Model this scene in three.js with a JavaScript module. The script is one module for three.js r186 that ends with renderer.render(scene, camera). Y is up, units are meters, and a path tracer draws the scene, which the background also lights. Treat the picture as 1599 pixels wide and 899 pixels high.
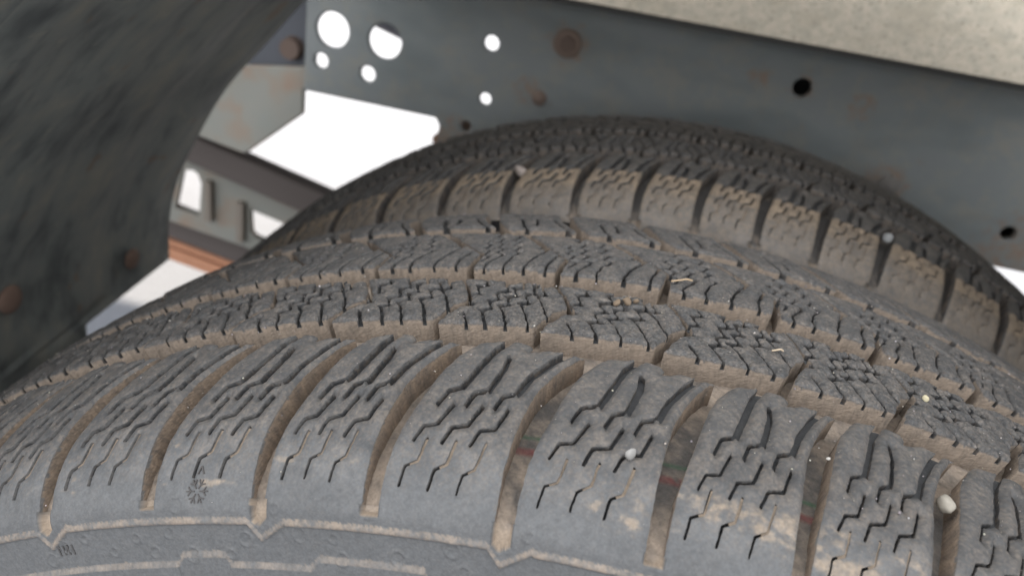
import * as THREE from 'three';
import { mergeGeometries, mergeVertices } from 'three/addons/utils/BufferGeometryUtils.js';
import { RoundedBoxGeometry } from 'three/addons/geometries/RoundedBoxGeometry.js';
import { ImprovedNoise } from 'three/addons/math/ImprovedNoise.js';

/* ------------------------------------------------------------------ camera, sky, sun, exposure */
const scene = new THREE.Scene();
const camera = new THREE.PerspectiveCamera(39.69, 1599 / 899, 0.02, 400);
camera.position.set(-0.02885, 0.43895, 0.21898);
camera.up.set(-0.2258, 0.8829, -0.4117);
camera.lookAt(-0.02885 - 0.117467, 0.43895 - 0.44421, 0.21898 - 0.88819);
camera.focus = 0.2;
camera.userData.fStop = 13;

const renderer = new THREE.WebGLRenderer({ antialias: true });
renderer.setSize(1024, 575);
renderer.toneMapping = THREE.LinearToneMapping;
renderer.toneMappingExposure = 3.5;
renderer.shadowMap.enabled = true;

const SUN = new THREE.Vector3(-0.45, 0.56, -0.70).normalize();
{ // hazy daylight sky: pale towards the horizon, brighter round the sun
  const w = 512, h = 256, d = new Float32Array(w * h * 4);
  for (let j = 0; j < h; j++) for (let i = 0; i < w; i++) {
    const v = (j + 0.5) / h, el = (v - 0.5) * Math.PI, ph = ((i + 0.5) / w - 0.5) * 2 * Math.PI;
    const x = Math.cos(el) * Math.cos(ph), y = Math.sin(el), z = Math.cos(el) * Math.sin(ph);
    const c = x * SUN.x + y * SUN.y + z * SUN.z, g = Math.pow(Math.max(0, c * 0.5 + 0.5), 6);
    const hz = Math.pow(1 - Math.max(0, y), 3), o = (j * w + i) * 4;
    const L = 0.78 + 0.25 * hz + 0.9 * g;
    d[o] = L * (0.93 + 0.07 * hz + 0.08 * g); d[o + 1] = L * (0.97 + 0.03 * hz + 0.04 * g); d[o + 2] = L * (1.03 - 0.03 * hz); d[o + 3] = 1;
    if (y < 0) { d[o] = 0.42; d[o + 1] = 0.41; d[o + 2] = 0.40; }
  }
  const t = new THREE.DataTexture(d, w, h, THREE.RGBAFormat, THREE.FloatType);
  t.mapping = THREE.EquirectangularReflectionMapping; t.magFilter = THREE.LinearFilter; t.minFilter = THREE.LinearFilter; t.needsUpdate = true;
  scene.background = t; scene.environment = t;
}
const sun = new THREE.DirectionalLight(0xfff1dc, 4);
sun.position.copy(SUN).multiplyScalar(20);
sun.castShadow = true; sun.shadow.radius = 2; sun.shadow.mapSize.set(2048, 2048);
Object.assign(sun.shadow.camera, { left: -4, right: 4, top: 4, bottom: -4, near: 1, far: 50 });
scene.add(sun, sun.target);

/* ------------------------------------------------------------------ helpers */
const GROUND = -0.338;
const perlin = new ImprovedNoise();
const N = (x, y, z = 0) => perlin.noise(x + 17.3, y + 91.7, z + 5.1);
const fbm = (x, y, z = 0) => N(x, y, z) * 0.55 + N(x * 2.1, y * 2.1, z + 3) * 0.28 + N(x * 4.3, y * 4.3, z + 7) * 0.17;
const clamp = (v, a, b) => Math.min(b, Math.max(a, v));
const sst = (a, b, v) => { const t = clamp((v - a) / (b - a), 0, 1); return t * t * (3 - 2 * t); };
function rng(seed) { let a = seed >>> 0; return () => { a = (a + 0x6D2B79F5) | 0; let t = Math.imul(a ^ (a >>> 15), 1 | a); t = (t + Math.imul(t ^ (t >>> 7), 61 | t)) ^ t; return ((t ^ (t >>> 14)) >>> 0) / 4294967296; }; }
const mix3 = (a, b, k) => [a[0] + (b[0] - a[0]) * k, a[1] + (b[1] - a[1]) * k, a[2] + (b[2] - a[2]) * k];
const lerpTab = (x, X, Y) => { if (x <= X[0]) return Y[0]; for (let i = 1; i < X.length; i++) if (x <= X[i]) return Y[i - 1] + (Y[i] - Y[i - 1]) * (x - X[i - 1]) / (X[i] - X[i - 1]); return Y[Y.length - 1]; };
function tag(o, label, category, group, kind) {
  if (label) o.userData.label = label;
  if (category) o.userData.category = category;
  if (group) o.userData.group = group;
  if (kind) o.userData.kind = kind;
  return o;
}
function part(name, geo, mat, parent) { const m = new THREE.Mesh(geo, mat); m.name = name; m.castShadow = m.receiveShadow = true; parent.add(m); return m; }
const used = {};
function numbered(n) { const k = used[n] = (used[n] ?? -1) + 1; return k ? `${n}_${String(k).padStart(3, '0')}` : n; }
function thing(name, label, category, pos = [0, 0, 0], group) { const g = new THREE.Group(); g.name = numbered(name); g.position.set(...pos); scene.add(g); return tag(g, label, category, group); }
// tileable-free noise texture (grey) for bump / roughness, and colour textures
function noiseTex(size, fn, srgb = false) {
  const d = new Uint8Array(size * size * 4);
  for (let j = 0; j < size; j++) for (let i = 0; i < size; i++) {
    const c = fn(i / size, j / size), o = (j * size + i) * 4;
    if (typeof c === 'number') d[o] = d[o + 1] = d[o + 2] = clamp(c, 0, 1) * 255; else for (let k = 0; k < 3; k++) d[o + k] = clamp(c[k], 0, 1) * 255;
    d[o + 3] = 255;
  }
  const t = new THREE.DataTexture(d, size, size, THREE.RGBAFormat); t.wrapS = t.wrapT = THREE.RepeatWrapping; t.magFilter = THREE.LinearFilter; t.minFilter = THREE.LinearMipmapLinearFilter; t.generateMipmaps = true;
  if (srgb) t.colorSpace = THREE.SRGBColorSpace; t.needsUpdate = true; return t;
}
// periodic noise so that tiles do not show seams
const hash2 = (i, j, q) => { let h = Math.imul(i, 374761393) ^ Math.imul(j, 668265263) ^ Math.imul(q, 2147483647); h = Math.imul(h ^ (h >>> 13), 1274126177); return ((h ^ (h >>> 16)) >>> 0) / 2147483648 - 1; };
const pn = (u, v, f, z) => { f = Math.round(f); const q = Math.round(z * 97), x = u * f, y = v * f, i = Math.floor(x), j = Math.floor(y), a = x - i, b = y - j, sa = a * a * (3 - 2 * a), sb = b * b * (3 - 2 * b), I = (i + 1) % f, J = (j + 1) % f; const p = hash2(i % f, j % f, q), r = hash2(I, j % f, q), m = hash2(i % f, J, q), n = hash2(I, J, q); return (p + (r - p) * sa) * (1 - sb) + (m + (n - m) * sa) * sb; };

/* ------------------------------------------------------------------ materials */
const grainRand = rng(5);
const rubberGrain = noiseTex(512, (u, v) => 0.5 + 0.22 * pn(u, v, 60, 1.3) + 0.16 * pn(u, v, 130, 4.2) + 0.18 * (grainRand() - 0.5));
rubberGrain.repeat.set(30, 30);
const rubberRough = noiseTex(256, (u, v) => 0.76 + 0.15 * pn(u, v, 14, 2.2) + 0.08 * pn(u, v, 50, 6.1));
rubberRough.repeat.set(12, 12);
// fine dust grains on worn rubber: a pale speck here and there over an uneven grey film (multiplies the base colour)
const speck = (amt, dots) => { const R = rng(31 + dots); const t = noiseTex(1024, (u, v) => { const n = pn(u, v, 110, 7.7), f = pn(u, v, 48, 3.1), w = R(); let c = 0.62 + amt * (0.17 * n + 0.12 * f + 0.12 * (w - 0.5)); const d = sst(0.62, 0.9, pn(u, v, 120, 15.5)) * dots; c = c + (1 - c) * d; return [c, c * (1 - 0.03 * d), c * (1 - 0.08 * d)]; }); t.repeat.set(20, 20); return t; };
const M = {
  tread: new THREE.MeshStandardMaterial({ vertexColors: true, map: speck(1.15, 0.8), roughness: 1, roughnessMap: rubberRough, bumpMap: rubberGrain, bumpScale: 0.00045 }),
  rubber: new THREE.MeshStandardMaterial({ vertexColors: true, map: speck(0.45, 0.25), roughness: 0.96, roughnessMap: rubberRough, bumpMap: rubberGrain, bumpScale: 0.00012 }),
  dirt: new THREE.MeshStandardMaterial({ vertexColors: true, map: speck(0.5, 0.15), roughness: 0.95, bumpMap: rubberGrain, bumpScale: 0.00022 }),
};

/* ------------------------------------------------------------------ tyre surface */
const PROFILE = [[-.088, .208], [-.095, .216], [-.101, .232], [-.1045, .250], [-.1052, .268], [-.1035, .285], [-.1008, .300], [-.0965, .311], [-.0905, .3185], [-.0835, .3258], [-.0755, .3318], [-.06, .3361], [-.0453, .3384], [-.03, .3396], [-.012, .3411], [.0007, .3415], [.02, .3412], [.0373, .3409], [.0487, .3403], [.06, .3392], [.068, .3378], [.075, .3359], [.082, .3325], [.088, .3284], [.0918, .3245], [.0938, .3215], [.0951, .3156], [.0968, .306], [.0995, .292], [.1032, .272], [.1035, .252], [.100, .232], [.094, .216], [.088, .208]];
const PT = (() => {
  const cur = new THREE.CatmullRomCurve3(PROFILE.map(([z, r]) => new THREE.Vector3(z, r, 0)), false, 'centripetal');
  const n = 3000, z = [], r = [], s = [0];
  for (let i = 0; i <= n; i++) { const p = cur.getPoint(i / n); z.push(p.x); r.push(p.y); if (i) s.push(s[i - 1] + Math.hypot(z[i] - z[i - 1], r[i] - r[i - 1])); }
  let i0 = 0; while (z[i0] < 0) i0++;
  const L = s[i0], m = s.map((v) => (v - L) * 1000), n2 = 6000, s0 = m[0], s1 = m[n];
  const out = { s0, s1, n: n2, z: new Float64Array(n2 + 1), r: new Float64Array(n2 + 1) };
  let j = 0;
  for (let i = 0; i <= n2; i++) { const v = s0 + (s1 - s0) * i / n2; while (j < n - 1 && m[j + 1] < v) j++; const k = clamp((v - m[j]) / (m[j + 1] - m[j]), 0, 1); out.z[i] = z[j] + (z[j + 1] - z[j]) * k; out.r[i] = r[j] + (r[j + 1] - r[j]) * k; }
  return out;
})();
function prof(s) { // mm -> [z, r, nz, nr]
  const x = clamp((s - PT.s0) / (PT.s1 - PT.s0), 0, 1) * PT.n, i = Math.min(PT.n - 1, Math.floor(x)), f = x - i;
  const a = Math.max(0, i - 12), b = Math.min(PT.n, i + 13), dz = PT.z[b] - PT.z[a], dr = PT.r[b] - PT.r[a], l = Math.hypot(dz, dr);
  return [PT.z[i] + (PT.z[i + 1] - PT.z[i]) * f, PT.r[i] + (PT.r[i + 1] - PT.r[i]) * f, -dr / l, dz / l];
}
const PITCH = 30.668, RN = 340, TH0 = -0.2149;
const tg = (s) => lerpTab(s, [42, 45.5, 49, 52, 57.5, 63.75, 72, 78, 84, 91, 105], [16.2, 14.1, 12, 10.2, 8.0, 6.2, 4.7, 3.7, 2.9, 2.6, 2.5]);
const gw = (s) => lerpTab(s, [44, 49, 56, 63, 72, 80, 88, 98, 104], [2.5, 2.4, 2.6, 3.1, 2.9, 2.5, 2.2, 2.0, 1.9]);
const floorH = (s) => lerpTab(Math.abs(s), [70, 78, 85, 90, 95, 98.5, 103], [-7.6, -7.0, -5.6, -4.3, -3.0, -2.1, -1.5]);
const SPLIT = 96.4; // where shoulder blocks hand over to the sidewall

// sipes: [points, halfWidth] in block coordinates (mm)
const R1_SIPES = [
  [[[42, 25], [43.75, 24.0], [48.5, 21.5], [55.75, 19.5], [63.9, 17.2]], 0.74], [[[63.9, 17.2], [65.6, 13.8], [70.5, 12.2]], 0.38],
  [[[50.4, 25.2], [54.75, 25.1], [64.2, 23.2]], 0.66], [[[64.2, 23.2], [65.7, 20.2], [70.2, 18.9]], 0.38],
  [[[44, 40.2], [46.25, 38.5], [50, 35.8], [57.75, 31.9], [64.4, 29.9]], 0.7], [[[64.4, 29.9], [65.8, 26.7], [70.5, 25.4]], 0.38],
  [[[69.8, 16.1], [76.1, 13.9], [77, 10.9], [81, 9.4]], 0.34], [[[69.8, 22.8], [75.9, 20.9], [76.9, 17.4], [81.2, 16]], 0.34], [[[69.8, 29.2], [76, 27.5], [77.1, 24.1], [81.2, 22.7]], 0.34],
  [[[80.3, 12.6], [85.8, 11.6], [87.2, 9.0], [91.8, 8.4]], 0.29], [[[80.1, 19.4], [85.7, 18.4], [87.3, 15.8], [91.8, 15.2]], 0.29], [[[79.6, 26.3], [86, 25.0], [87.6, 22.5], [92, 21.9]], 0.29],
];
// strips of packed dust lying inside the outer sipes
const R1_FILL = [[[80.3, 12.6], [85.8, 11.6], [86.6, 10.2]], [[80.1, 19.4], [85.7, 18.4], [86.5, 17.1]], [[79.6, 26.3], [86, 25], [86.9, 23.6]]];
function zig(start, n, ds, dt, js, jt, w = 0.4) {
  const out = []; let [s, t] = start;
  for (let i = 0; i < n; i++) { out.push([[[s, t], [s + ds * 0.55, t + dt * 0.75], [s + ds, t + dt]], w]); out.push([[[s + ds, t + dt], [s + ds + js, t + dt + jt]], w * 2.1]); s += ds + js; t += dt + jt; }
  out.push([[[s, t], [s + ds * 0.6, t + dt * 0.6]], w]);
  return out;
}
const R2_SIPES = [
  [[[38.5, 9.9], [33, 7.5], [30.5, 6.5]], 0.4], ...zig([30.5, 6.5], 3, -5.0, -1.9, -0.9, 3.0).slice(1),
  [[[38.5, 15.8], [30.75, 13], [28.2, 11.6]], 0.4], ...zig([33.2, 13.5], 4, -5.0, -1.9, -0.9, 3.0).slice(1),
  [[[38, 21.6], [28.75, 18.5], [24.9, 16.2]], 0.4], ...zig([29.9, 18.1], 3, -5.0, -1.9, -0.9, 3.0).slice(1),
  [[[36.5, 27.6], [33, 26.5], [26.75, 24.2], [22.75, 22]], 0.4], ...zig([27.7, 23.9], 3, -5.0, -1.9, -0.9, 3.0).slice(1),
  [[[28.5, 31.6], [26.7, 30.8], [21, 28.8], [16.5, 26.2]], 0.4], ...zig([21.5, 28.1], 2, -5.0, -1.9, -0.9, 2.6).slice(1),
];
const R3_SIPES = [
  [[[1.8, 5.2], [-3, 5.0], [-7, 6.6]], 0.38], [[[1.8, 11.6], [-4, 11], [-9.75, 12.3]], 0.4], [[[1.8, 18.6], [-3, 18.2], [-9, 19.5], [-14, 21.3]], 0.4], [[[1.5, 25.8], [-6.75, 25.9], [-13, 27.6]], 0.4],
  ...zig([-7, 6.6], 4, -5, 1.8, -1, -3.0), ...zig([-9.75, 12.3], 4, -5, 1.8, -1, -3.0), ...zig([-14, 21.3], 3, -5, 1.8, -1, -3.0), ...zig([-13, 27.6], 1, -5, 1.2, -1, -3.0), ...zig([-5, 2.2], 3, -5, 1.6, -1, -2.6),
];
const R4_SIPES = R1_SIPES.map(([p, w]) => [p.map(([s, t]) => [-(s - 3), t - 12.4]), w]);
const g2 = { S: [36.8, 32, 25, 22.2, 16.7, 10.8, 8.9], T: [-0.5, 0.8, 4.0, 6.4, 4.4, 1.6, 0.6], W: [1.05, 1.2, 1.75, 1.0, 0.62, 0.5, 0.6] };
const g3 = { S: [0.8, -12, -18.5, -19.5, -31, -34.6], T: [-0.2, 0.9, -4.6, -6.4, -14.6, -18.4], W: [1.2, 0.75, 0.6, 1.6, 1.9, 1.6] };
const g4 = { S: [-41.8, -46, -49, -54.5, -60.75, -69, -75, -84], T: [1.0, -1.2, -3.0, -5.3, -7.2, -8.7, -9.8, -11.5], W: [2.4, 2.4, 2.4, 2.6, 3.0, 2.9, 2.5, 2.2] };
const g1S = [47, 52, 57.5, 63.75, 72, 78, 84, 91, 98, 104];
function sideBand(g, off, sgn) { return g.S.map((s, i) => [s, g.T[i] + off + sgn * g.W[i]]); }
const BLOCKS = {
  outer: { smin: 42.5, smax: SPLIT, sipes: R1_SIPES, bevel: 1.15, edge: 2.3,
    poly: [[45.0, 17.4], ...g1S.map((s) => [s, tg(s) + gw(s)]), [120, 4.6], [120, 30.5], ...g1S.slice().reverse().map((s) => [s, tg(s) + PITCH - gw(s)]), [46.2, 42.8], [46.1, 38.6], [45.3, 34.2], [46.8, 31.4], [47.4, 29.6], [45.6, 30.4], [44.0, 29.4], [43.3, 27], [43.5, 24.0]] },
  second: { smin: 7, smax: 38, sipes: R2_SIPES, bevel: 0.85, edge: 1.7, poly: [...sideBand(g2, 0, 1), ...sideBand(g2, PITCH, -1).reverse()].map(([s, t], i, a) => (i === a.length - 1 ? [34.7, t] : s === 8.9 && i >= 7 ? [9.6, t] : [s, t])) },
  third: { smin: -36.5, smax: 2, sipes: R3_SIPES, bevel: 0.75, edge: 1.6, poly: [...sideBand(g3, 0, 1), ...sideBand(g3, PITCH, -1).reverse()].map(([s, t], i, a) => (i === a.length - 1 ? [-0.9, t] : i === 0 ? [0.8, t] : [s, t])) },
  inner: { smin: -85.2, smax: -40, sipes: R4_SIPES, bevel: 0.8, edge: 1.6, poly: [...sideBand(g4, 0, 1), [-95, -9], [-95, 18], ...sideBand(g4, PITCH, -1).reverse().map(([s, t], i, a) => (i === a.length - 1 ? [-43.2, t] : [s, t]))], clip: -85.2 },
};

function segDist(px, py, a, b) { const dx = b[0] - a[0], dy = b[1] - a[1], l = dx * dx + dy * dy, k = l ? clamp(((px - a[0]) * dx + (py - a[1]) * dy) / l, 0, 1) : 0; return Math.hypot(px - a[0] - dx * k, py - a[1] - dy * k); }
const sideOf = (px, py, a, b) => { const dx = b[0] - a[0], dy = b[1] - a[1], l = dx * dx + dy * dy, k = l ? clamp(((px - a[0]) * dx + (py - a[1]) * dy) / l, 0, 1) : 0; return py - a[1] - dy * k > 0 ? -1 : 1; };
function polySDF(px, py, P) {
  let d = 1e9, ins = false;
  for (let i = 0, j = P.length - 1; i < P.length; j = i++) {
    const a = P[i], b = P[j]; d = Math.min(d, segDist(px, py, a, b));
    if ((a[1] > py) !== (b[1] > py) && px < (b[0] - a[0]) * (py - a[1]) / (b[1] - a[1]) + a[0]) ins = !ins;
  }
  return ins ? -d : d;
}

function makeTyre(opt) {
  const { B, seed, name, label, position, tint, dust } = opt;
  const root = thing(name, label, 'tyre', position, 'twin tyres on the axle');
  const uT = (tab, u) => { const { k0, v } = tab; const i = Math.floor(u); const at = (k) => (k < k0 ? v[0] + (k - k0) * opt.pitch : k >= k0 + v.length ? v[v.length - 1] + (k - k0 - v.length + 1) * opt.pitch : v[k - k0]); return at(i) + (at(i + 1) - at(i)) * (u - i); };
  const put = (s, tmm, h) => { const [z, r, nz, nr] = prof(s), th = TH0 + tmm / RN, R = r + nr * h / 1000; return [R * Math.sin(th), R * Math.cos(th) - position[1], z + nz * h / 1000]; };
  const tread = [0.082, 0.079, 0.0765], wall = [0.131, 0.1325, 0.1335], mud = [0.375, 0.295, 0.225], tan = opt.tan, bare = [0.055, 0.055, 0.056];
  // shoulder dust: real patches of dried mud with an uneven rim
  const mudAmount = (s, t) => {
    const a = dust(s, t, fbm(s * 0.11, t * 0.05, seed + 40), fbm(s * 0.4, t * 0.25, seed + 50));
    return clamp(a, 0, 1);
  };
  function topCol(s, t) {
    const n = fbm(s * 0.16, t * 0.16, seed), f = fbm(s * 0.9, t * 0.9, seed + 9);
    let c = mix3(tread, wall, sst(74, 88, Math.abs(s)));
    const side = sst(84, 95, Math.abs(s)), g = N(s * 3.1, t * 3.1, seed + 19);
    c = mix3(c, bare, clamp(0.22 + n * 0.8 * (1 - 0.8 * side) + f * 0.6 * (1 - 0.7 * side) + g * 0.3 * (1 - 0.8 * side), 0, 0.6) * (1 - 0.5 * side));
    c = mix3(c, mud, clamp(0.09 + f * 0.36 + g * 0.24 - n * 0.25, 0, 0.36) * (1 - 0.8 * side));
    c = mix3(c, tan, mudAmount(s, t) * clamp(0.75 + f * 0.9, 0.2, 1));
    return c.map((v) => v * tint);
  }
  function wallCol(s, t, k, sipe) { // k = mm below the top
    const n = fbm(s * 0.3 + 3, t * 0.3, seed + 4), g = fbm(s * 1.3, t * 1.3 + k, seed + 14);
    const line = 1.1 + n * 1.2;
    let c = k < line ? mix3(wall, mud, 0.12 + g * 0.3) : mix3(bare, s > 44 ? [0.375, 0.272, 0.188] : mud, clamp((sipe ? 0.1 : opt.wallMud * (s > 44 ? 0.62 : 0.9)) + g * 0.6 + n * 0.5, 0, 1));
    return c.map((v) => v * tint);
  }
  function stripe(s, t) { if (!opt.paint || t < 30 || t > 108) return null; const n = fbm(s * 1.4, t * 1.4, 77) ; if (Math.abs(s - 76.8 - N(t * .1, 3) * .6) < 1.0 + n * 0.7) return [0.18, 0.062, 0.054]; if (Math.abs(s - 71.2 - N(t * .1, 8) * .6) < 0.9 + n * 0.7) return [0.06, 0.12, 0.068]; return null; }
  const geoOf = (pos, col, uv, idx) => {
    const g = new THREE.BufferGeometry();
    g.setAttribute('position', new THREE.Float32BufferAttribute(pos, 3)); g.setAttribute('color', new THREE.Float32BufferAttribute(col, 3)); g.setAttribute('uv', new THREE.Float32BufferAttribute(uv, 2));
    g.setIndex(idx); g.computeVertexNormals(); return g;
  };

  // one tread block: the outline and its sipes are contoured on a fine grid, walls dropped to the groove floor
  function block(kind, k, res, coarse) {
    const D = BLOCKS[kind], tab = B[kind];
    const R = rng(seed * 7919 + k * 131 + kind.length * 17);
    const sip = coarse ? [] : D.sipes.map(([p, w]) => { const ja = (R() - 0.5) * 0.5, jb = (R() - 0.5) * 0.7; return [p.map(([s, t]) => [s + ja, t + jb]), w * (0.85 + R() * 0.4) * (kind === 'outer' && w < 0.45 ? 1 : opt.sipe)]; });
    const boxes = sip.map(([p, w]) => { let a = 1e9, b = -1e9, c = 1e9, d = -1e9; for (const [s, t] of p) { a = Math.min(a, s); b = Math.max(b, s); c = Math.min(c, t); d = Math.max(d, t); } return [a - 4, b + 4, c - 4, d + 4]; });
    let t0 = 1e9, t1 = -1e9; for (const [s, t] of D.poly) if (s >= D.smin - 12 && s <= D.smax + 8) { t0 = Math.min(t0, t); t1 = Math.max(t1, t); }
    t0 -= 1; t1 += 1;
    const ns = Math.max(2, Math.round((D.smax - D.smin) / res)), nt = Math.max(2, Math.round((t1 - t0) / res)), hs = (D.smax - D.smin) / ns, ht = (t1 - t0) / nt;
    const W = nt + 1, d = new Float64Array((ns + 1) * W), dp = new Float64Array((ns + 1) * W), sp = new Uint8Array((ns + 1) * W), sd = new Int8Array((ns + 1) * W);
    for (let i = 0; i <= ns; i++) for (let j = 0; j <= nt; j++) {
      const s = D.smin + i * hs, t = t0 + j * ht, T = t + k * PITCH;
      const ja = kind === 'outer' ? 0.35 : 1, ws = coarse ? 0 : ja * 0.4 * N(s * 0.4, T * 0.4, seed) + ja * 0.25 * N(s * 1.1, T * 1.1, seed + 2), wt = coarse ? 0 : ja * 0.4 * N(s * 0.4, T * 0.4, seed + 31) + ja * 0.25 * N(s * 1.1, T * 1.1, seed + 33);
      let v = polySDF(s + ws, t + wt, D.poly), q = 0; dp[i * W + j] = Math.abs(v) < 1e-4 ? 1e-4 : v;
      let side = 0; if (v < 1.5) for (let m = 0; m < sip.length; m++) {
        const b = boxes[m]; if (s < b[0] || s > b[1] || t < b[2] || t > b[3]) continue;
        const [p, w] = sip[m]; for (let e = 1; e < p.length; e++) { const x = w - segDist(s + ws, t + wt, p[e - 1], p[e]); if (x > v) { v = x; q = 1; side = sideOf(s + ws, t + wt, p[e - 1], p[e]); } }
      }
      if (Math.abs(v) < 1e-4) v = 1e-4;
      d[i * W + j] = v; sp[i * W + j] = q; sd[i * W + j] = side;
    }
    const asym = (kind === 'outer' ? 1 : 0.7) * (1 - sst(0, 3, k) * (kind === 'outer' ? 0.5 : 1));
    const gs = [], DEP = (s) => Math.min(coarse ? 0.5 : 2.7, -floorH(s) - 0.5);
    // pass 0: the top with its sipes, walls down to the sipe floor; pass 1: the solid foot of the block below it
    for (const pass of [0, 1]) {
      const F = pass ? dp : d, top = { p: [], c: [], u: [], i: [] }, wal = { p: [], c: [], u: [], i: [] };
      const node = new Int32Array((ns + 1) * W).fill(-1), eh = new Int32Array((ns + 1) * W).fill(-1), ev = new Int32Array((ns + 1) * W).fill(-1);
      const vs = [], wmap = new Map();
      const addTop = (s, t, dist, q, side) => {
        const T = uT(tab, k + t / PITCH), x = clamp(1 + dist / (D.edge * (side < 0 ? 1 + 0.35 * asym : side > 0 ? 1 - 0.5 * asym : 1)), 0, 1);
        let h = -D.bevel * (side < 0 ? 1 + 0.15 * asym : side > 0 ? 1 - 0.75 * asym : 1) * (0.3 * x * x + 0.7 * x * x * x) * (1 - 0.6 * sst(68, 84, Math.abs(s)));
        if (!coarse) { const sm = 1 - sst(62, 88, Math.abs(s)); if (kind === 'outer') h += 0.05 * fbm(s * 0.25, T * 0.25, seed + 80); h += 0.2 * fbm(s * 0.22, T * 0.22, seed + 60) * sm + (0.2 * N(s * 0.8, T * 0.8, seed + 61) + 0.08 * N(s * 2.0, T * 2.0, seed + 62)) * sm * sm * (kind === 'outer' ? 0.6 : 1); }
        if (pass) h = -DEP(s);
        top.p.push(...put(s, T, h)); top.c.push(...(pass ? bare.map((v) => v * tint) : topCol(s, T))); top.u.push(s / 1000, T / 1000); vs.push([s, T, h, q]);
        return vs.length - 1;
      };
      const getNode = (i, j) => { const o = i * W + j; if (node[o] < 0) node[o] = addTop(D.smin + i * hs, t0 + j * ht, F[o], 0, sd[o]); return node[o]; };
      const cross = (i, j, i2, j2) => {
        const o = i * W + j, o2 = i2 * W + j2, lo = Math.min(o, o2), arr = i === i2 ? eh : ev;
        if (arr[lo] < 0) { const f = F[o] / (F[o] - F[o2]); arr[lo] = addTop(D.smin + (i + (i2 - i) * f) * hs, t0 + (j + (j2 - j) * f) * ht, 0, sp[F[o] > 0 ? o : o2], sd[F[o] > 0 ? o2 : o]); }
        return arr[lo];
      };
      const wallV = (v) => {
        if (wmap.has(v)) return wmap.get(v);
        const [s, T, h, q] = vs[v], base = wal.p.length / 3, fl = pass ? Math.min(floorH(s) - 0.35, h - 0.3) : Math.min(-DEP(s) - 0.03, h - 0.2);
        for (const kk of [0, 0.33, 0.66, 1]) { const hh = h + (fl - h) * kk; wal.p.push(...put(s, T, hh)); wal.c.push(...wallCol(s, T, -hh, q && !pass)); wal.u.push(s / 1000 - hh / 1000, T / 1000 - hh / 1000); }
        wmap.set(v, base); return base;
      };
      for (let i = 0; i < ns; i++) for (let j = 0; j < nt; j++) {
        const cs = [[i, j], [i + 1, j], [i + 1, j + 1], [i, j + 1]], ds = cs.map(([a, b]) => F[a * W + b]);
        const inside = ds.map((v) => v < 0), cnt = inside.filter(Boolean).length;
        if (!cnt) continue;
        const cap = !pass || !cs.every(([a, b]) => d[a * W + b] < 0);
        if (cnt === 4) { if (!cap) continue; const a = getNode(i, j), b = getNode(i + 1, j), c = getNode(i + 1, j + 1), e = getNode(i, j + 1); if ((i + j) & 1) top.i.push(a, b, c, a, c, e); else top.i.push(a, b, e, b, c, e); continue; }
        const loops = [];
        if (cnt === 2 && inside[0] === inside[2]) { // two corners across: keep them apart
          for (let m = 0; m < 4; m++) if (inside[m]) { const pr = (m + 3) % 4, nx = (m + 1) % 4; loops.push([[cross(...cs[pr], ...cs[m]), 1], [getNode(...cs[m]), 0], [cross(...cs[m], ...cs[nx]), 1]]); }
        } else {
          const L = [];
          for (let m = 0; m < 4; m++) { const nx = (m + 1) % 4; if (inside[m]) L.push([getNode(...cs[m]), 0]); if (inside[m] !== inside[nx]) L.push([cross(...cs[m], ...cs[nx]), 1]); }
          loops.push(L);
        }
        for (const L of loops) {
          if (cap) for (let m = 1; m < L.length - 1; m++) top.i.push(L[0][0], L[m][0], L[m + 1][0]);
          for (let m = 0; m < L.length; m++) { const a = L[m], b = L[(m + 1) % L.length]; if (a[1] && b[1]) { const x = wallV(a[0]), y = wallV(b[0]); for (let r = 0; r < 3; r++) wal.i.push(x + r, x + r + 1, y + r + 1, x + r, y + r + 1, y + r); } }
        }
      }
      if (top.i.length) gs.push(geoOf(top.p, top.c, top.u, top.i));
      if (wal.i.length) { const q = geoOf(wal.p, wal.c, wal.u, wal.i); q.userData.wall = true; gs.push(q); }
    }
    const fills = [];
    if (kind === 'outer' && !coarse) for (const f of R1_FILL) { // packed dust in the sipes
      const o = { p: [], c: [], u: [], i: [] }, ja = (R() - 0.5) * 0.6;
      f.forEach(([s, t], n) => { const nx = f[Math.min(n + 1, f.length - 1)], pv = f[Math.max(0, n - 1)], dx = nx[0] - pv[0], dy = nx[1] - pv[1], l = Math.hypot(dx, dy); for (const sg of [-1, 1]) { const ss = s - dy / l * sg * 0.6, tt = uT(tab, k + (t + ja + dx / l * sg * 0.6) / PITCH); o.p.push(...put(ss, tt, -0.75)); o.c.push(...tan.map((v, q) => (v * 0.35 + mud[q] * 0.4) * tint)); o.u.push(ss / 1000, tt / 1000); } if (n) { const b = n * 2; o.i.push(b - 2, b, b - 1, b - 1, b, b + 1); } });
      fills.push(geoOf(o.p, o.c, o.u, o.i));
    }
    const tops = gs.filter((q) => !q.userData.wall), walls = gs.filter((q) => q.userData.wall).concat(fills), out = mergeGeometries([mergeGeometries(tops), mergeGeometries(walls)], true);
    return { g: out };
  }

  // regular sheet over s and t with its own relief and colour
  function sheet(sList, tA, tB, nt, h, col, closed) {
    const p = [], c = [], u = [], idx = [], W = nt + 1;
    sList.forEach((s) => { for (let j = 0; j <= nt; j++) { const t = tA + (tB - tA) * j / nt; p.push(...put(s, t, h(s, t))); c.push(...col(s, t)); u.push(s / 1000, t / 1000); } });
    for (let i = 0; i < sList.length - 1; i++) for (let j = 0; j < nt; j++) { const a = i * W + j; idx.push(a, a + W, a + W + 1, a, a + W + 1, a + 1); }
    return geoOf(p, c, u, idx);
  }
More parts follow.
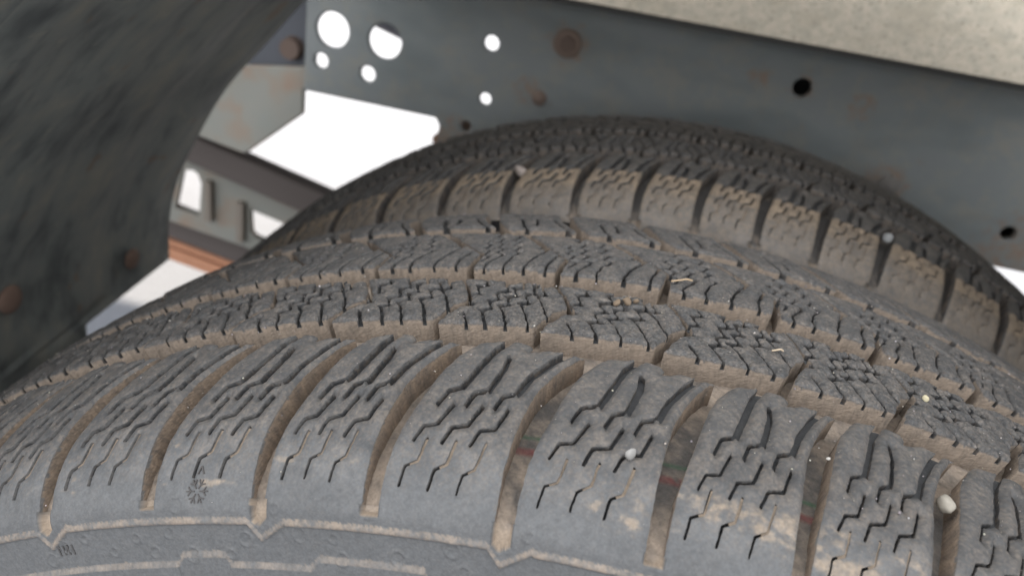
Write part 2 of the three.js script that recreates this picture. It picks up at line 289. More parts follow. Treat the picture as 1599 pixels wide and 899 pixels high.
  const range = (a, b, st) => { const n = Math.max(1, Math.round((b - a) / st)); return Array.from({ length: n + 1 }, (_, i) => a + (b - a) * i / n); };
  const full = Math.PI * 2 * RN, [va, vb] = opt.view.map((k) => k * PITCH);
  const floorCol = (s, t) => { const n = fbm(s * 0.14, t * 0.14, seed + 21), f = fbm(s * 0.8, t * 0.8, seed + 22); let c = mix3([0.08, 0.076, 0.072], mud, clamp((opt.wallMud * (s > 36 && s < 48 ? 0.75 : 1) - (0.35 + 0.4 * sst(5, 50, t)) * sst(50, 58, s) * (1 - sst(80, 97, s + 6 * fbm(s * 0.1, t * 0.3, 4)))) * 0.85 + n * 1.0 + f * 0.6, 0.1, 1)); const st = stripe(s, t); if (st) c = mix3(c, st, clamp(0.8 + f, 0.3, 1)); return c.map((v) => v * tint); };  // less mud on lateral groove floors, most to the right: shade painted in
  const floorRelief = (s, t) => floorH(s) + 0.25 * fbm(s * 0.2, t * 0.2, seed + 70) + 0.12 * N(s * 0.9, t * 0.9, seed + 71) + (s > 36 && s < 48 ? 0.6 * sst(0.55, 0.95, Math.cos((t - 22) / PITCH * Math.PI * 2)) : 0);
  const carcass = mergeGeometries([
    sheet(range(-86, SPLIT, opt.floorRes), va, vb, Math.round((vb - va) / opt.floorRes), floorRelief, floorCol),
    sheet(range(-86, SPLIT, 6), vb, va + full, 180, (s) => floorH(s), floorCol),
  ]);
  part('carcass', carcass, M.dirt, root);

  // sidewall: groove ends, the raised rib that dips in a V under every second groove, the stepped panel, vent marks
  const bO = B.outer, gt = (k) => uT(bO, k);
  const ribS = (t) => { // centre line of the raised rib at circumferential place t
    let best = 101.6; const u = invU(t), k = Math.round((u - 1) / 2) * 2 + 1, x = t - (gt(k) + 2.5);
    if (x > -3 && x < 0.2) best = 101.6 + 4.2 * (x + 3) / 3.2; else if (x >= 0.2 && x < 7.4) best = 105.8 - 4.6 * (x - 0.2) / 7.2;
    return best;
  };
  function invU(t) { let lo = -60, hi = 60; for (let i = 0; i < 40; i++) { const m = (lo + hi) / 2; if (gt(m) < t) lo = m; else hi = m; } return lo; }
  const VENT = [[105.5, -62.8], [104.4, -52.5], [106, -31.2], [108.6, -70.8], [109.2, -58.2], [110, -46.8], [104.5, -79], [106, -86], [109, -92], [109.8, -36], [109.4, -6], [104.4, -16.5], [104.6, -8], [97.6, 1], [107.8, 8], [98.2, 38], [109, 24], [104, 21], [98.4, -22.5], [97.9, -57.6], [97.9, -49]].map(([s, t], i) => [Math.min(s, 113), t, 1.15 + (i % 3) * 0.3]);
  const stepS = (t) => 112.6 - 2.6 * (sst(-52.4, -49.5, t) - sst(-37.6, -36.2, t) + sst(-15, -11.5, t) - sst(14.4, 15.2, t) + sst(38, 41, t) - sst(62, 63, t));
  function swH(s, t) {
    let h = 0; const u = invU(t);
    for (const k of [Math.floor(u) - 0, Math.floor(u) + 1]) {
      const x = t - gt(k) - tg(s), odd = Math.abs(k) % 2 === 1, w = gw(s);
      const end = odd ? 102.7 - Math.abs(x + 0.3) * 0.75 : 98.5;
      const m = (1 - sst(w - 0.25, w + 0.25, Math.abs(x))) * (1 - sst(end - 0.2, end + 0.25, s));
      h = Math.min(h, floorH(s) * m);
    }
    const r = s - ribS(t);
    if (r > -1.5 && r < 1.6) h += 0.5 * sst(-1.0, 0.1, r) * (1 - sst(0.5, 0.9, r));
    if (s > 100) h += 0.55 * sst(stepS(t) - 0.9, stepS(t) + 0.5, s);
    if (s > 96 && s < 118) {
      for (const [a, b, rad] of VENT) { const q = Math.hypot(s - a, t - b); if (q < 4) h += 0.3 * Math.exp(-(((q - rad) / 0.28) ** 2)) - 0.07 * sst(rad, rad - 0.4, q); }
      const seam = t + 19.3 + (s - 101) * 0.12; if (s > 99 && Math.abs(seam) < 1) h += 0.22 * Math.exp(-((seam / 0.16) ** 2));
      for (const b of [-52.2, 15, 62.8]) if (s > stepS(t) && Math.abs(t - b) < 1) h -= 0.35 * Math.exp(-(((t - b) / 0.2) ** 2));
    }
    return h + 0.05 * fbm(s * 0.25, t * 0.25, seed + 80);
  }
  function swCol(s, t) {
    const f = fbm(s * 0.9, t * 0.9, seed + 9), n = fbm(s * 0.16, t * 0.16, seed);
    let c = topCol(s, t); const u = invU(t);
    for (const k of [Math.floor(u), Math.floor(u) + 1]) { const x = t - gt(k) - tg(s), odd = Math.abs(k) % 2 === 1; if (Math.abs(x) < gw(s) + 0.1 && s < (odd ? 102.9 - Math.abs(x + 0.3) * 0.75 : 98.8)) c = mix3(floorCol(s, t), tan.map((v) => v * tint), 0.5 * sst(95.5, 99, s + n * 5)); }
    const r = s - ribS(t), e = 0.25 * N(s, t * 1.2, 5);
    if (r > -0.9 + e && r < 0.6) c = mix3(c, mud.map((v) => v * 0.85 * tint), clamp(0.5 + f * 0.9 + n * 0.9, 0.05, 0.85));
    const q = s - stepS(t); if (q > -0.9 + e * 2 && q < 0.55 + e) c = mix3(c, mud.map((v) => v * tint), clamp(0.3 + n * 0.6 + f * 0.3, 0.05, 0.5));
    return c;
  }
  const fine = opt.sideRes;
  const sw = mergeGeometries([
    sheet([...range(SPLIT, 118, fine), ...range(118, PT.s1, 3).slice(1)], va, vb, Math.round((vb - va) / (fine * 1.15)), swH, swCol),
    sheet(range(SPLIT, PT.s1, 5), vb, va + full, 180, () => 0, topCol),
  ]);
  part('sidewall', sw, M.rubber, root);
  part('inner_sidewall', sheet(range(PT.s0, -85.2, 2.5), 0, full, 360, () => 0, topCol), M.rubber, root);

  for (const kind of ['outer', 'second', 'third', 'inner']) {
    for (let k = opt.view[0]; k < opt.view[1]; k++) {
      const near = k >= -4 && k <= 4;
      part(kind === 'outer' || kind === 'inner' ? 'shoulder_block' : 'tread_block', block(kind, k, opt.res * (near ? 1 : 1.35) * (kind === 'inner' ? 1.15 : 1)).g, [kind === 'outer' ? M.rubber : M.tread, M.dirt], root);
    }
  }
  // the part of the tread that is out of sight under the vehicle
  const rest = [];
  for (const kind of ['outer', 'second', 'third', 'inner']) for (let k = opt.view[1]; k < Math.floor(opt.view[0] + full / PITCH); k++) { const q = block(kind, k, 2.6, true).g; q.clearGroups(); rest.push(q); }
  tag(part('tread_block', mergeGeometries(rest), M.rubber, root), null, null, null, 'stuff');
  return { root, put, uT, B };
}
const devTab = (k0, dev) => ({ k0, v: dev.map((x, i) => (k0 + i + x) * PITCH) });
const NEAR_B = { outer: devTab(-3, [-.03, .03, .04, -.05, -.04, .04, .03, -.04]), second: devTab(-3, [-.067, -.029, .011, .03, -.066, -.008, .07, -.007]), third: devTab(-2, [-.04, .018, .038, -.077, -.019, .058]) , inner: devTab(-2, [0.02, .008, .027, -.03, -.05]) };
const fb = { k0: -3, v: [-97.3, -62.5, -29.8, 4.2, 33.2, 60.9, 88.9, 116.3, 144.4, 178, 208] };
const FAR_B = { outer: fb, second: fb, third: fb, inner: fb };
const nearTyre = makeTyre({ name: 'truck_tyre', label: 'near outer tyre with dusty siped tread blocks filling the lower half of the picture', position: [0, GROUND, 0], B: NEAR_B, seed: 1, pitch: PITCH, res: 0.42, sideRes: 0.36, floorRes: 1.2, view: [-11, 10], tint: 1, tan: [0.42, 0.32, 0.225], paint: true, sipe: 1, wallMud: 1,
  dust: (s, t, n, f) => sst(79.5 + n * 5, 82.5 + n * 5, s) * (1 - sst(88 + n * 9 + f * 4, 92 + n * 9 + f * 4, s)) * 0.7 * sst(0.3, 0.7, -0.06 + n * 1.3 + f * 0.9 + 0.62 * sst(40, 115, t)) });
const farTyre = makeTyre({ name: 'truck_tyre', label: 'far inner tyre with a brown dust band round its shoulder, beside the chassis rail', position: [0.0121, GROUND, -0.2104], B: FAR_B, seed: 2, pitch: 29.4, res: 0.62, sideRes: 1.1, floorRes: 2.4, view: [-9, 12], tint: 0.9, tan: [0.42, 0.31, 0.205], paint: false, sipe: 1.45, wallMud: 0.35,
  dust: (s, t, n, f) => sst(65.5 + f * 1.5, 67 + f * 1.5, s) * (1 - 0.45 * sst(76 + n * 6 + f * 4, 81 + n * 7 + f * 4, s)) * clamp(0.8 + f * 0.6 + n * 0.6, 0.1, 1) });

farTyre.root.rotation.y = -0.0122; farTyre.root.position.y -= 0.005;
// snowflake mark and a small triangle moulded on the shoulder
{
  const strokes = [], c = [94.9, -43.4], add = (a, b, w = 0.27) => strokes.push([a, b, w]);
  for (let i = 0; i < 6; i++) { const an = i * Math.PI / 3 + 0.52, ds = Math.cos(an), dt = Math.sin(an), at = (r, o = 0) => [c[0] + (ds * r - dt * o) * 0.95, c[1] + (dt * r + ds * o) * 0.95]; add(at(0.7), at(3.1)); add(at(1.7), at(2.6, 1.0)); add(at(1.7), at(2.6, -1.0)); }
  add([89.2, -43.1], [91.0, -43.9], 0.3); add([89.2, -43.1], [91.0, -42.2], 0.3);
  const gs = strokes.map(([a, b, w]) => {
    const p = [], idx = [], dx = b[0] - a[0], dy = b[1] - a[1], l = Math.hypot(dx, dy), nx = -dy / l * w / 2, ny = dx / l * w / 2;
    for (const [q, sg] of [[a, 1], [a, -1], [b, 1], [b, -1]]) for (const h of [0.22, -0.2]) p.push(...nearTyre.put(q[0] + nx * sg, q[1] + ny * sg, h));
    idx.push(0, 2, 6, 0, 6, 4, 0, 4, 5, 0, 5, 1, 2, 3, 7, 2, 7, 6, 0, 1, 3, 0, 3, 2, 4, 6, 7, 4, 7, 5);
    const g = new THREE.BufferGeometry(); g.setAttribute('position', new THREE.Float32BufferAttribute(p, 3)); g.setIndex(idx); const n = g.toNonIndexed(); n.computeVertexNormals(); return n;
  });
  part('snowflake_mark', mergeGeometries(gs), new THREE.MeshStandardMaterial({ color: new THREE.Color().setRGB(0.05, 0.045, 0.042), roughness: 0.85 }), nearTyre.root);
}

{
  const gs = [[[105.6, -88.6], [108.2, -88.4]], [[105.6, -88.6], [106.6, -87.4]], [[105.6, -86.9], [108.2, -86.7]], [[107.4, -86.0], [105.6, -85.4]], [[105.6, -85.4], [108.2, -85.2]], [[105.6, -83.9], [108.2, -83.7]]].map(([a, b]) => { const q = [a, b].map(([s, t]) => new THREE.Vector3(...nearTyre.put(s, t, 0.12))); return new THREE.TubeGeometry(new THREE.LineCurve3(...q), 1, 0.00022, 6); });
  part('sidewall_lettering', mergeGeometries(gs), new THREE.MeshStandardMaterial({ color: new THREE.Color().setRGB(0.05, 0.047, 0.045), roughness: 0.85 }), nearTyre.root);
}

/* ------------------------------------------------------------------ ground */
{
  const ash = noiseTex(512, (u, v) => 0.5 + 0.15 * pn(u, v, 90, 2) + 0.18 * pn(u, v, 220, 5) + 0.15 * (grainRand() - 0.5)); ash.repeat.set(2, 2);
  const g = new THREE.PlaneGeometry(160, 160, 1, 1); const uv = g.attributes.uv; for (let i = 0; i < uv.count; i++) uv.setXY(i, uv.getX(i) * 160, uv.getY(i) * 160);
  const m = new THREE.Mesh(g, new THREE.MeshStandardMaterial({ color: new THREE.Color().setRGB(0.185, 0.195, 0.22), roughness: 0.95, bumpMap: ash, bumpScale: 0.003 }));
  m.rotation.x = -Math.PI / 2; m.position.y = GROUND; m.name = 'ground'; m.receiveShadow = true; scene.add(m); tag(m, 'pale sunlit ground seen through the openings of the chassis', 'ground', null, 'structure');
}

/* ------------------------------------------------------------------ chassis */
const flat = (r, g, b, rough = 0.8, extra = {}) => new THREE.MeshStandardMaterial({ color: new THREE.Color().setRGB(r, g, b), roughness: rough, ...extra });
function shapeOf(pts, holes = []) { const s = new THREE.Shape(pts.map(([x, y]) => new THREE.Vector2(x, y))); for (const h of holes) { const p = new THREE.Path(); if (h.length === 3 && typeof h[0] === 'number') p.absellipse(h[0], h[1], h[2], h[2], 0, Math.PI * 2, false, 0); else p.setFromPoints(h.map(([x, y]) => new THREE.Vector2(x, y))); s.holes.push(p); } return s; }
function plate(pts, holes, zFront, depth, bevel = 0.0012) { const g = new THREE.ExtrudeGeometry(shapeOf(pts, holes), { depth: depth - 2 * bevel, bevelEnabled: true, bevelSize: bevel, bevelThickness: bevel, bevelOffset: -bevel, bevelSegments: 2, curveSegments: 28 }); g.translate(0, 0, zFront - depth + bevel); return g; }
const RUST = [[-0.0922, 0.3519, 0.016], [0.0344, 0.3543, 0.009], [0.1022, 0.3469, 0.011], [-0.165, 0.275, 0.016], [0.235, 0.268, 0.042], [0.0629, 0.3528, 0.010], [0.13, 0.30, 0.02], [-0.115, 0.315, 0.012]];
const railCol = noiseTex(1024, (u, v) => {
  const x = -0.5 + u, y = v * 0.5; // 1 px = about a millimetre over a 1 m by 0.5 m sheet
  const n = fbm(x * 40, y * 40, 3), f = fbm(x * 160, y * 160, 8); let c = [0.40, 0.415, 0.41];
  c = mix3(c, [0.45, 0.435, 0.40], clamp(0.1 + n * 1.1 + f * 0.8, 0, 0.65));
  c = mix3(c, [0.30, 0.325, 0.325], clamp(fbm(x * 14, y * 30, 12) * 1.0, 0, 0.4));
  let r = 0; for (const [a, b, q] of RUST) { const d = Math.hypot(x - a, (y - b)) / q + fbm(x * 200, y * 200, 31) * 0.5; r = Math.max(r, 1 - sst(0.55, 1.0, d)); }
  r = Math.max(r, sst(0.34, 0.5, fbm(x * 90, y * 90, 41)) * 0.5); r = Math.max(r, (1 - sst(0.2705, 0.276, y + n * 0.006)) * 0.85);
  c = mix3(c, [0.44, 0.34, 0.27], r * clamp(0.3 + f, 0.05, 0.6));
  return c;
}, true);
const railMat = new THREE.MeshStandardMaterial({ map: railCol, roughness: 0.72, bumpMap: rubberGrain, bumpScale: 0.0002 });
function planarUV(g) { const p = g.attributes.position, u = g.attributes.uv; for (let i = 0; i < p.count; i++) u.setXY(i, p.getX(i) + 0.5, p.getY(i) / 0.5); return g; }
{
  const rail = thing('chassis_rail', 'grey painted chassis rail with round holes and a rusty bolt behind the far tyre', 'chassis rail', [0, 0.2625, -0.333]);
  const web = planarUV(plate([[-0.279, 0.2835], [-0.1775, 0.2835], [-0.1743, 0.279], [-0.1738, 0.2625], [0.6, 0.2625], [0.6, 0.42], [-0.279, 0.42]],
    [[-0.2591, 0.3302, 0.0123], [-0.22, 0.3295, 0.0122], [-0.1441, 0.3423, 0.0052], [-0.2309, 0.3045, 0.0057], [-0.2667, 0.3072, 0.0054], [-0.1432, 0.304, 0.0042], [-0.1544, 0.2817, 0.0040], [0.0629, 0.3528, 0.0058], [0.2182, 0.2866, 0.0047]], -0.33, 0.006));
  web.translate(0, -0.2625, 0.333); part('web', web, railMat, rail);
  const fl = new RoundedBoxGeometry(0.78, 0.006, 0.06, 2, 0.002); fl.translate(0.21, 0.003, -0.033); part('lower_flange', planarUV(fl), flat(0.16, 0.09, 0.055, 0.9), rail);
  const back = new THREE.BoxGeometry(0.7, 0.157, 0.004); back.translate(0.3, 0.079, -0.06); part('hole_backing', back, flat(0.03, 0.03, 0.03, 0.9), rail);  // added dark plate that keeps light out of the right-hand holes
  for (const [x, y, r] of [[-0.0922, 0.3519, 0.0095], [-0.105, 0.3125, 0.005], [0.135, 0.302, 0.007]]) {
    const b = new THREE.LatheGeometry([[0, 0.0035], [r * 0.35, 0.0033], [r * 0.5, 0.0022], [r * 0.9, 0.0018], [r, 0.001], [r, -0.001]].map(([a, c]) => new THREE.Vector2(a, c)), 24); b.rotateX(Math.PI / 2); b.translate(x, y - 0.2625, 0.0036);
    if (r > 0.009) { const hx = new THREE.CylinderGeometry(0.0052, 0.0056, 0.005, 6); hx.rotateX(Math.PI / 2); hx.translate(x, y - 0.2625, 0.0065); part('nut', hx, flat(0.085, 0.058, 0.045, 0.9), rail); }
    part('bolt_head', b, x > -0.05 ? flat(0.105, 0.095, 0.085, 0.85) : flat(0.12, 0.085, 0.066, 0.9), rail);
  }
}
// pale bracket and dark plate at the end of the rail
const paleTex = noiseTex(512, (u, v) => { const n = fbm(u * 9, v * 9, 15), f = fbm(u * 40, v * 40, 16); let c = [0.46, 0.455, 0.425]; c = mix3(c, [0.49, 0.39, 0.32], clamp(n * 1.6, 0, 0.7)); c = mix3(c, [0.44, 0.45, 0.43], clamp(-n * 1.3 + f * 0.4, 0, 0.6)); return c; }, true);
paleTex.repeat.set(3, 3);
const paleMat = new THREE.MeshStandardMaterial({ map: paleTex, roughness: 0.8 });
{
  const b = thing('frame_bracket', 'pale weathered bracket plate with rust patches at the end of the chassis rail', 'bracket', [-0.33, 0.22, -0.35]);
  const g = plate([[-0.46, 0.232], [-0.37, 0.2265], [-0.333, 0.2205], [-0.3285, 0.2225], [-0.284, 0.262], [-0.284, 0.2815], [-0.2705, 0.2845], [-0.2705, 0.299], [-0.279, 0.2985], [-0.34, 0.2885], [-0.46, 0.285]], [], -0.341, 0.006);
  g.translate(0.33, -0.22, 0.35); part('plate', g, paleMat, b);
  const n = new THREE.CylinderGeometry(0.006, 0.007, 0.008, 6); n.rotateX(Math.PI / 2); n.translate(-0.358 + 0.33, 0.285 - 0.22, 0.013); part('bolt_head', n, flat(0.05, 0.04, 0.035, 0.9), b);
  const d = thing('end_plate', 'dark blue-grey steel plate with a rusty bolt left of the rail holes', 'plate', [-0.34, 0.29, -0.36]);
  const g2_ = plate([[-0.50, 0.263], [-0.34, 0.2625], [-0.28, 0.2815], [-0.2805, 0.45], [-0.50, 0.45]], [], -0.35, 0.006); g2_.translate(0.34, -0.29, 0.36); part('sheet', g2_, flat(0.05, 0.053, 0.062, 0.7), d);
  const r = new THREE.CylinderGeometry(0.0075, 0.009, 0.008, 20); r.rotateX(Math.PI / 2); r.translate(-0.297 + 0.34, 0.308 - 0.29, 0.014); part('bolt_head', r, flat(0.085, 0.058, 0.045, 0.9), d);
}
function bar(name, label, cat, a, b, hgt, dep, mat) { // square bar between two points, rounded edges
  const A = new THREE.Vector3(...a), Bv = new THREE.Vector3(...b), g = new RoundedBoxGeometry(A.distanceTo(Bv), hgt, dep, 2, Math.min(hgt, dep) * 0.12);
  const t = thing(name, label, cat, A.clone().add(Bv).multiplyScalar(0.5).toArray()); t.rotation.z = Math.atan2(Bv.y - A.y, Bv.x - A.x); part('bar', g, mat, t); return t;
}
const darkSteel = flat(0.07, 0.056, 0.05, 0.8);
bar('cross_bar', 'upper dark steel bar sloping down behind the far tyre, below the pale bracket', 'bar', [-0.62, 0.2325, -0.412], [-0.08, 0.118, -0.412], 0.0255, 0.02, darkSteel).userData.group = 'bars under the chassis';
bar('cross_bar', 'lower dark steel bar under the plate with two window openings', 'bar', [-0.66, 0.117, -0.46], [-0.2, 0.044, -0.46], 0.031, 0.02, darkSteel).userData.group = 'bars under the chassis';
{
  const w = thing('window_plate', 'pale steel plate with two rectangular openings between the dark bars', 'plate', [-0.4, 0.13, -0.44]);
  const g = plate([[-0.56, 0.19], [-0.461, 0.171], [-0.28, 0.133], [-0.25, 0.075], [-0.367, 0.09], [-0.457, 0.1], [-0.56, 0.11]], [[[-0.443, 0.158], [-0.431, 0.1595], [-0.4255, 0.1565], [-0.422, 0.147], [-0.425, 0.112], [-0.453, 0.115]], [[-0.375, 0.1335], [-0.338, 0.1265], [-0.352, 0.098], [-0.368, 0.103], [-0.3735, 0.109]]], -0.43, 0.006);
  g.translate(0.4, -0.13, 0.44); part('plate', g, paleMat, w);
  for (const [x, yy] of [[-0.4135, 0.133], [-0.381, 0.119]]) { const r = new RoundedBoxGeometry(0.007, 0.040, 0.010, 2, 0.001); r.translate(x + 0.4, yy - 0.13, 0.012); part('rib', r, flat(0.16, 0.135, 0.11, 0.85), w); }
  const rustTex = noiseTex(256, (u, v) => mix3([0.74, 0.54, 0.42], [0.60, 0.42, 0.32], clamp(0.5 + 1.5 * fbm(u * 12, v * 30, 55), 0, 1)), true); rustTex.repeat.set(4, 12);
  const rm = new THREE.MeshStandardMaterial({ map: rustTex, roughness: 0.9 });
  const b = thing('rusty_beam', 'orange rusty beam with ridges under the lower dark bar', 'beam', [-0.445, 0.045, -0.475]); b.rotation.z = Math.atan2(-0.010, 0.077);
  for (const [y, z] of [[0.0075, 0.0], [-0.0005, 0.004], [-0.0085, 0.001]]) { const q = new RoundedBoxGeometry(0.42, 0.0072, 0.02, 2, 0.0018); q.translate(0, y, z); part('ridge', q, rm, b); }
}
{
  const p = new THREE.CapsuleGeometry(0.034, 0.03, 8, 32); p.rotateZ(Math.PI / 2 - 0.26); const t = thing('air_tank', 'pale grey rounded tank seen through the second large rail hole', 'tank', [-0.268, 0.332, -0.52]);
  part('shell', p, flat(0.2, 0.2, 0.225, 0.5), t); const h = new RoundedBoxGeometry(0.02, 0.07, 0.004, 1, 0.001); h.translate(0.01, 0.06, 0); part('hanger', h, darkSteel, t);
}
/* ------------------------------------------------------------------ vehicle body above the rail */
{
  const cream = noiseTex(1024, (u, v) => { const x = u * 500, y = v * 500, n = fbm(x * 0.16, y * 0.16, 101), f = fbm(x * 0.5, y * 0.5, 102), g = fbm(x * 0.03, y * 0.05, 103); let c = [0.74, 0.695, 0.625]; c = mix3(c, [0.64, 0.615, 0.555], clamp(0.35 + n * 1.3, 0, 1)); c = mix3(c, [0.46, 0.43, 0.37], sst(0.14, 0.42, f) * 0.5); c = mix3(c, [0.62, 0.585, 0.515], clamp(g * 1.6, 0, 0.5)); return c; }, true); cream.repeat.set(2, 2);
  const body = thing('vehicle_body', 'cream speckled vehicle body panel above the chassis rail', 'vehicle body', [0, 0.383, -0.3]);
  const lip = new THREE.BoxGeometry(3.2, 0.32, 0.02); const u = lip.attributes.uv, p = lip.attributes.position; for (let i = 0; i < p.count; i++) u.setXY(i, p.getX(i), p.getY(i) + p.getZ(i));
  lip.translate(0.2, 0.16, -0.01); part('side_panel', lip, new THREE.MeshStandardMaterial({ map: cream, roughness: 0.8, bumpMap: cream, bumpScale: 0.0006 }), body);
  const fl = new THREE.BoxGeometry(5.2, 0.03, 1.53); fl.translate(-0.4, 0.035, -0.785); part('underfloor', fl, flat(0.12, 0.12, 0.12, 0.9), body);
  const up = new THREE.BoxGeometry(5.2, 1.7, 1.53); up.translate(-0.4, 1.18, -0.785); part('cabin', up, flat(0.7, 0.69, 0.65, 0.6), body);
  const seam = new THREE.BoxGeometry(3.2, 0.004, 0.014); seam.translate(0.2, -0.002, -0.012); part('shadow_strip', seam, flat(0.05, 0.048, 0.045, 0.9), body);  // dark strip stands in for the shadow line under the panel
}
/* ------------------------------------------------------------------ wheel arch liner */
{
  const C = [[-0.375, 0.02], [-0.352, 0.09], [-0.341, 0.145], [-0.340, 0.167], [-0.339, 0.192], [-0.331, 0.226], [-0.315, 0.26], [-0.294, 0.297], [-0.266, 0.332], [-0.240, 0.364], [-0.195, 0.405], [-0.13, 0.438], [-0.04, 0.456], [0.06, 0.452], [0.14, 0.432], [0.20, 0.403], [0.27, 0.34], [0.33, 0.25], [0.37, 0.12]];
  const cur = new THREE.CatmullRomCurve3(C.map(([x, y]) => new THREE.Vector3(x, y, 0)), false, 'centripetal');
  const nu = 160, nz = 40, pts = cur.getSpacedPoints(nu), p = [], uv = [], idx = [], len = cur.getLength(), z0 = -0.25;
  const low = (i) => (pts[i].y < 0.162 && pts[i].x < 0 ? -0.16 : z0); // the bottom flap is narrower
  for (const side of [0, 1]) for (let i = 0; i <= nu; i++) {
    const tn = pts[Math.min(nu, i + 1)].clone().sub(pts[Math.max(0, i - 1)]).normalize(), off = side ? 0.004 : 0, za = low(i), z1 = 0.10 - 0.21 * (sst(-0.24, -0.10, pts[i].x) - sst(0.10, 0.24, pts[i].x));  // width of the unseen top and right is set to shade the tyres
    for (let j = 0; j <= nz; j++) { const z = za + (z1 - za) * j / nz, w = 0.0012 * Math.sin(z * 90) + 0.003 * N(z * 14, i * 0.03, 3); p.push(pts[i].x - tn.y * (off + w), pts[i].y + tn.x * (off + w), z); uv.push(z, i / nu * len); }
  }
  const W = nz + 1, S = (nu + 1) * W;
  for (let i = 0; i < nu; i++) for (let j = 0; j < nz; j++) { const a = i * W + j; idx.push(a, a + W, a + W + 1, a, a + W + 1, a + 1); idx.push(S + a, S + a + W + 1, S + a + W, S + a, S + a + 1, S + a + W + 1); }
  for (let i = 0; i < nu; i++) for (const j of [0, nz]) { const a = i * W + j; idx.push(a, a + W, S + a + W, a, S + a + W, S + a); }
  for (let j = 0; j < nz; j++) { idx.push(j, j + 1, S + j + 1, j, S + j + 1, S + j); const a = nu * W + j; idx.push(a, a + 1, S + a + 1, a, S + a + 1, S + a); }
  const g = new THREE.BufferGeometry(); g.setAttribute('position', new THREE.Float32BufferAttribute(p, 3)); g.setAttribute('uv', new THREE.Float32BufferAttribute(uv, 2)); g.setIndex(idx); g.computeVertexNormals();
  // dried splash streaks run round the arch
  const tex = noiseTex(1024, (u, v) => { const a = u * 0.5, b = v * 0.5, n = fbm(a * 60, b * 20, 61), f = fbm(a * 190, b * 90, 62), m = fbm(a * 34, b * 26, 63), g = fbm(a * 140, b * 110, 64); let c = [0.39, 0.40, 0.385]; c = mix3(c, [0.47, 0.455, 0.41], clamp(n * 1.1 + m * 1.1 + g * 0.3, 0, 0.8)); c = mix3(c, [0.24, 0.25, 0.25], clamp(-n * 1.3 - m * 1.1 + f * 0.5, 0, 0.9)); c = mix3(c, [0.46, 0.45, 0.41], sst(0.2, 0.5, g + n * 0.3) * 0.55); c = mix3(c, [0.40, 0.30, 0.23], sst(0.3, 0.45, fbm(a * 50, b * 40, 66)) * 0.5); return c; }, true);
  tex.repeat.set(2, 2);
  const t = thing('wheel_arch_liner', 'dark streaked plastic wheel arch liner curving over the tyres on the left', 'wheel arch liner', [0, 0, 0]);
  part('liner_sheet', g, new THREE.MeshStandardMaterial({ map: tex, roughness: 0.62, bumpMap: tex, bumpScale: 0.0006, side: THREE.DoubleSide }), t);
  for (const [x, y, z, r] of [[-0.3375, 0.184, -0.205, 0.007], [-0.335, 0.205, -0.10, 0.008]]) { const b = new THREE.SphereGeometry(r, 20, 10); b.scale(0.35, 1, 1); b.translate(x, y, z); part('bolt_head', b, flat(0.12, 0.075, 0.055, 0.9), t); }
}
/* ------------------------------------------------------------------ small stones, straw and sand on the tread */
function pebbleGeo(r, seed, sc) { const g = mergeVertices(new THREE.IcosahedronGeometry(r, 3).deleteAttribute('normal').deleteAttribute('uv')); const p = g.attributes.position; for (let i = 0; i < p.count; i++) { const x = p.getX(i), y = p.getY(i), z = p.getZ(i), n = 1 + 0.34 * N(x / r * 1.1, y / r * 0.9, z / r * 0.9 + seed) + 0.12 * N(x / r * 2.6, y / r * 2.6, z / r * 2.6 + seed); p.setXYZ(i, x * n * sc[0], y * n * sc[1], z * n * sc[2]); } g.computeVertexNormals(); return g; }
function pebble(T, s, t, h, r, sc, seed, col, label) { const q = T.put(s, t, h), o = T.root.position; const m = new THREE.Mesh(pebbleGeo(r, seed, sc), flat(...col, 0.85)); m.name = numbered('pebble'); m.position.set(q[0] + o.x, q[1] + o.y, q[2] + o.z); m.rotation.set(seed, seed * 1.7, 0.4 * seed); m.castShadow = m.receiveShadow = true; scene.add(m); tag(m, label, 'pebble'); }
pebble(nearTyre, 61.5, 128.6, -2.3, 0.0019, [1, 1.35, 0.9], 1, [0.25, 0.225, 0.185], 'white oval pebble wedged in a shoulder groove of the near tyre at the right');
pebble(nearTyre, 76.6, 56.6, 0.1, 0.0014, [1, 0.6, 1.3], 2, [0.24, 0.23, 0.215], 'small grey-white stone chip stuck in a sipe of a near shoulder block');
pebble(nearTyre, 22, 131.5, 0.5, 0.0009, [1, 1, 1], 3, [0.4, 0.35, 0.23], 'tiny yellowish pebble on a near tread block at the right');
pebble(farTyre, 65.0, -23.6, -1.2, 0.0030, [0.9, 1.2, 0.8], 4, [0.27, 0.225, 0.195], 'pinkish white pebble in the upper end of a groove on the far tyre');
pebble(farTyre, 64, 150.5, -0.4, 0.0024, [1, 1, 0.8], 5, [0.2, 0.2, 0.195], 'grey white stone stuck in a groove on the right of the far tyre');
for (const [i, [s, t, r]] of [[16.8, 47.4, 0.0009], [15.0, 50.2, 0.0011], [14.0, 52.6, 0.0007]].entries()) pebble(nearTyre, s, t, 0.6, r, [1.3, 0.8, 1], 6 + i, [0.14, 0.1, 0.065], ['small brown crumb of soil, left of the three on a middle tread block', 'largest brown crumb of soil, middle of the three on a tread block', 'smallest brown crumb of soil, right of the three on a tread block'][i]);
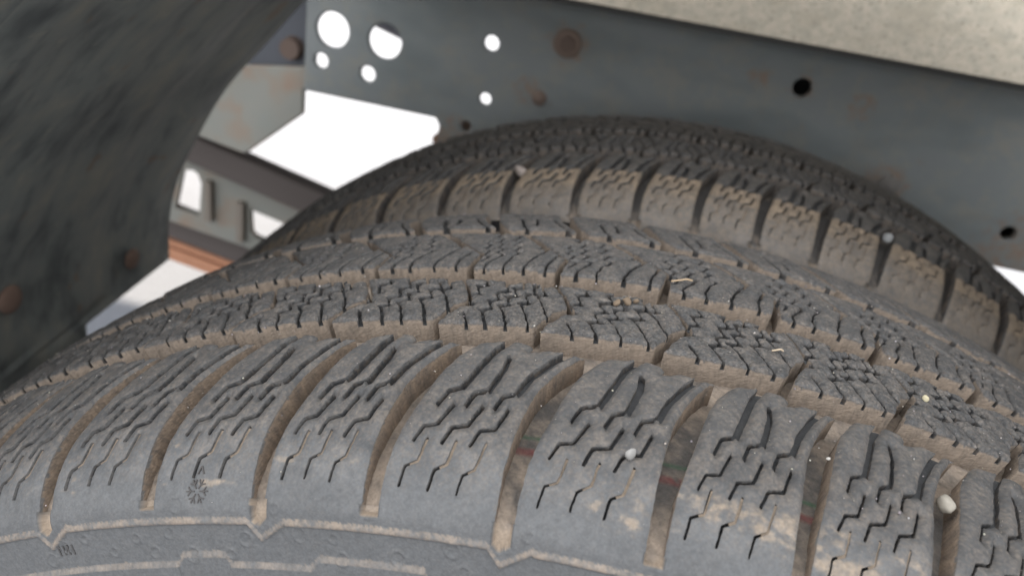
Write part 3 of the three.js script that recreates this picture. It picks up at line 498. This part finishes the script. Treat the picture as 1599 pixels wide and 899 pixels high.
function straw(s0, t0, s1, t1, r, col, label) {
  const o = nearTyre.root.position, P = [0, 0.4, 0.7, 1].map((k) => { const q = nearTyre.put(s0 + (s1 - s0) * k, t0 + (t1 - t0) * k, 0.55 + 0.35 * Math.sin(k * 2.6) + (k > 0.6 && k < 0.8 ? 0.25 : 0)); return new THREE.Vector3(q[0] + o.x, q[1] + o.y, q[2] + o.z); });
  const c = P[0].clone(); const g = new THREE.TubeGeometry(new THREE.CatmullRomCurve3(P.map((v) => v.sub(c))), 16, r, 6); const m = new THREE.Mesh(g, flat(...col, 0.85)); m.name = numbered('straw'); m.position.copy(c); m.castShadow = true; scene.add(m); tag(m, label, 'straw');
}
straw(-4.2, 62.0, -7.5, 68.2, 0.00028, [0.36, 0.26, 0.16], 'bent piece of dry straw lying across a gap between middle tread blocks');
straw(24.6, 89.6, 23.4, 92.6, 0.00026, [0.38, 0.3, 0.21], 'short pale straw fragment on a right tread block');
{ // sand grains on the tread
  const R = rng(99), n = 1000, g = mergeVertices(new THREE.IcosahedronGeometry(1, 0).deleteAttribute('normal').deleteAttribute('uv')); g.computeVertexNormals();
  const inst = new THREE.InstancedMesh(g, new THREE.MeshStandardMaterial({ roughness: 0.9 }), n), mt = new THREE.Matrix4(), q = new THREE.Quaternion(), e = new THREE.Euler(), o = nearTyre.root.position, c = new THREE.Color();
  for (let i = 0; i < n; i++) {
    const s = R() < 0.75 ? -40 + R() * 115 : -80 + R() * 180, t = -180 + R() * 360, r = 0.00007 + 0.00022 * Math.pow(R(), 5) + (R() < 0.02 ? 0.00018 : 0), p = nearTyre.put(s, t, r * 600 + 0.05);
    e.set(R() * 6, R() * 6, R() * 6); q.setFromEuler(e); mt.compose(new THREE.Vector3(p[0] + o.x, p[1] + o.y, p[2] + o.z), q, new THREE.Vector3(r, r * (0.6 + R() * 0.6), r * (0.7 + R() * 0.6))); inst.setMatrixAt(i, mt);
    const b = 0.14 + R() * 0.25; inst.setColorAt(i, c.setRGB(b, b * (0.85 + R() * 0.12), b * (0.7 + R() * 0.25)));
  }
  inst.name = 'sand_grains'; inst.castShadow = inst.receiveShadow = true; scene.add(inst); tag(inst, 'pale sand grains scattered over the tread of the near tyre', 'sand', null, 'stuff');
}
renderer.render(scene, camera);
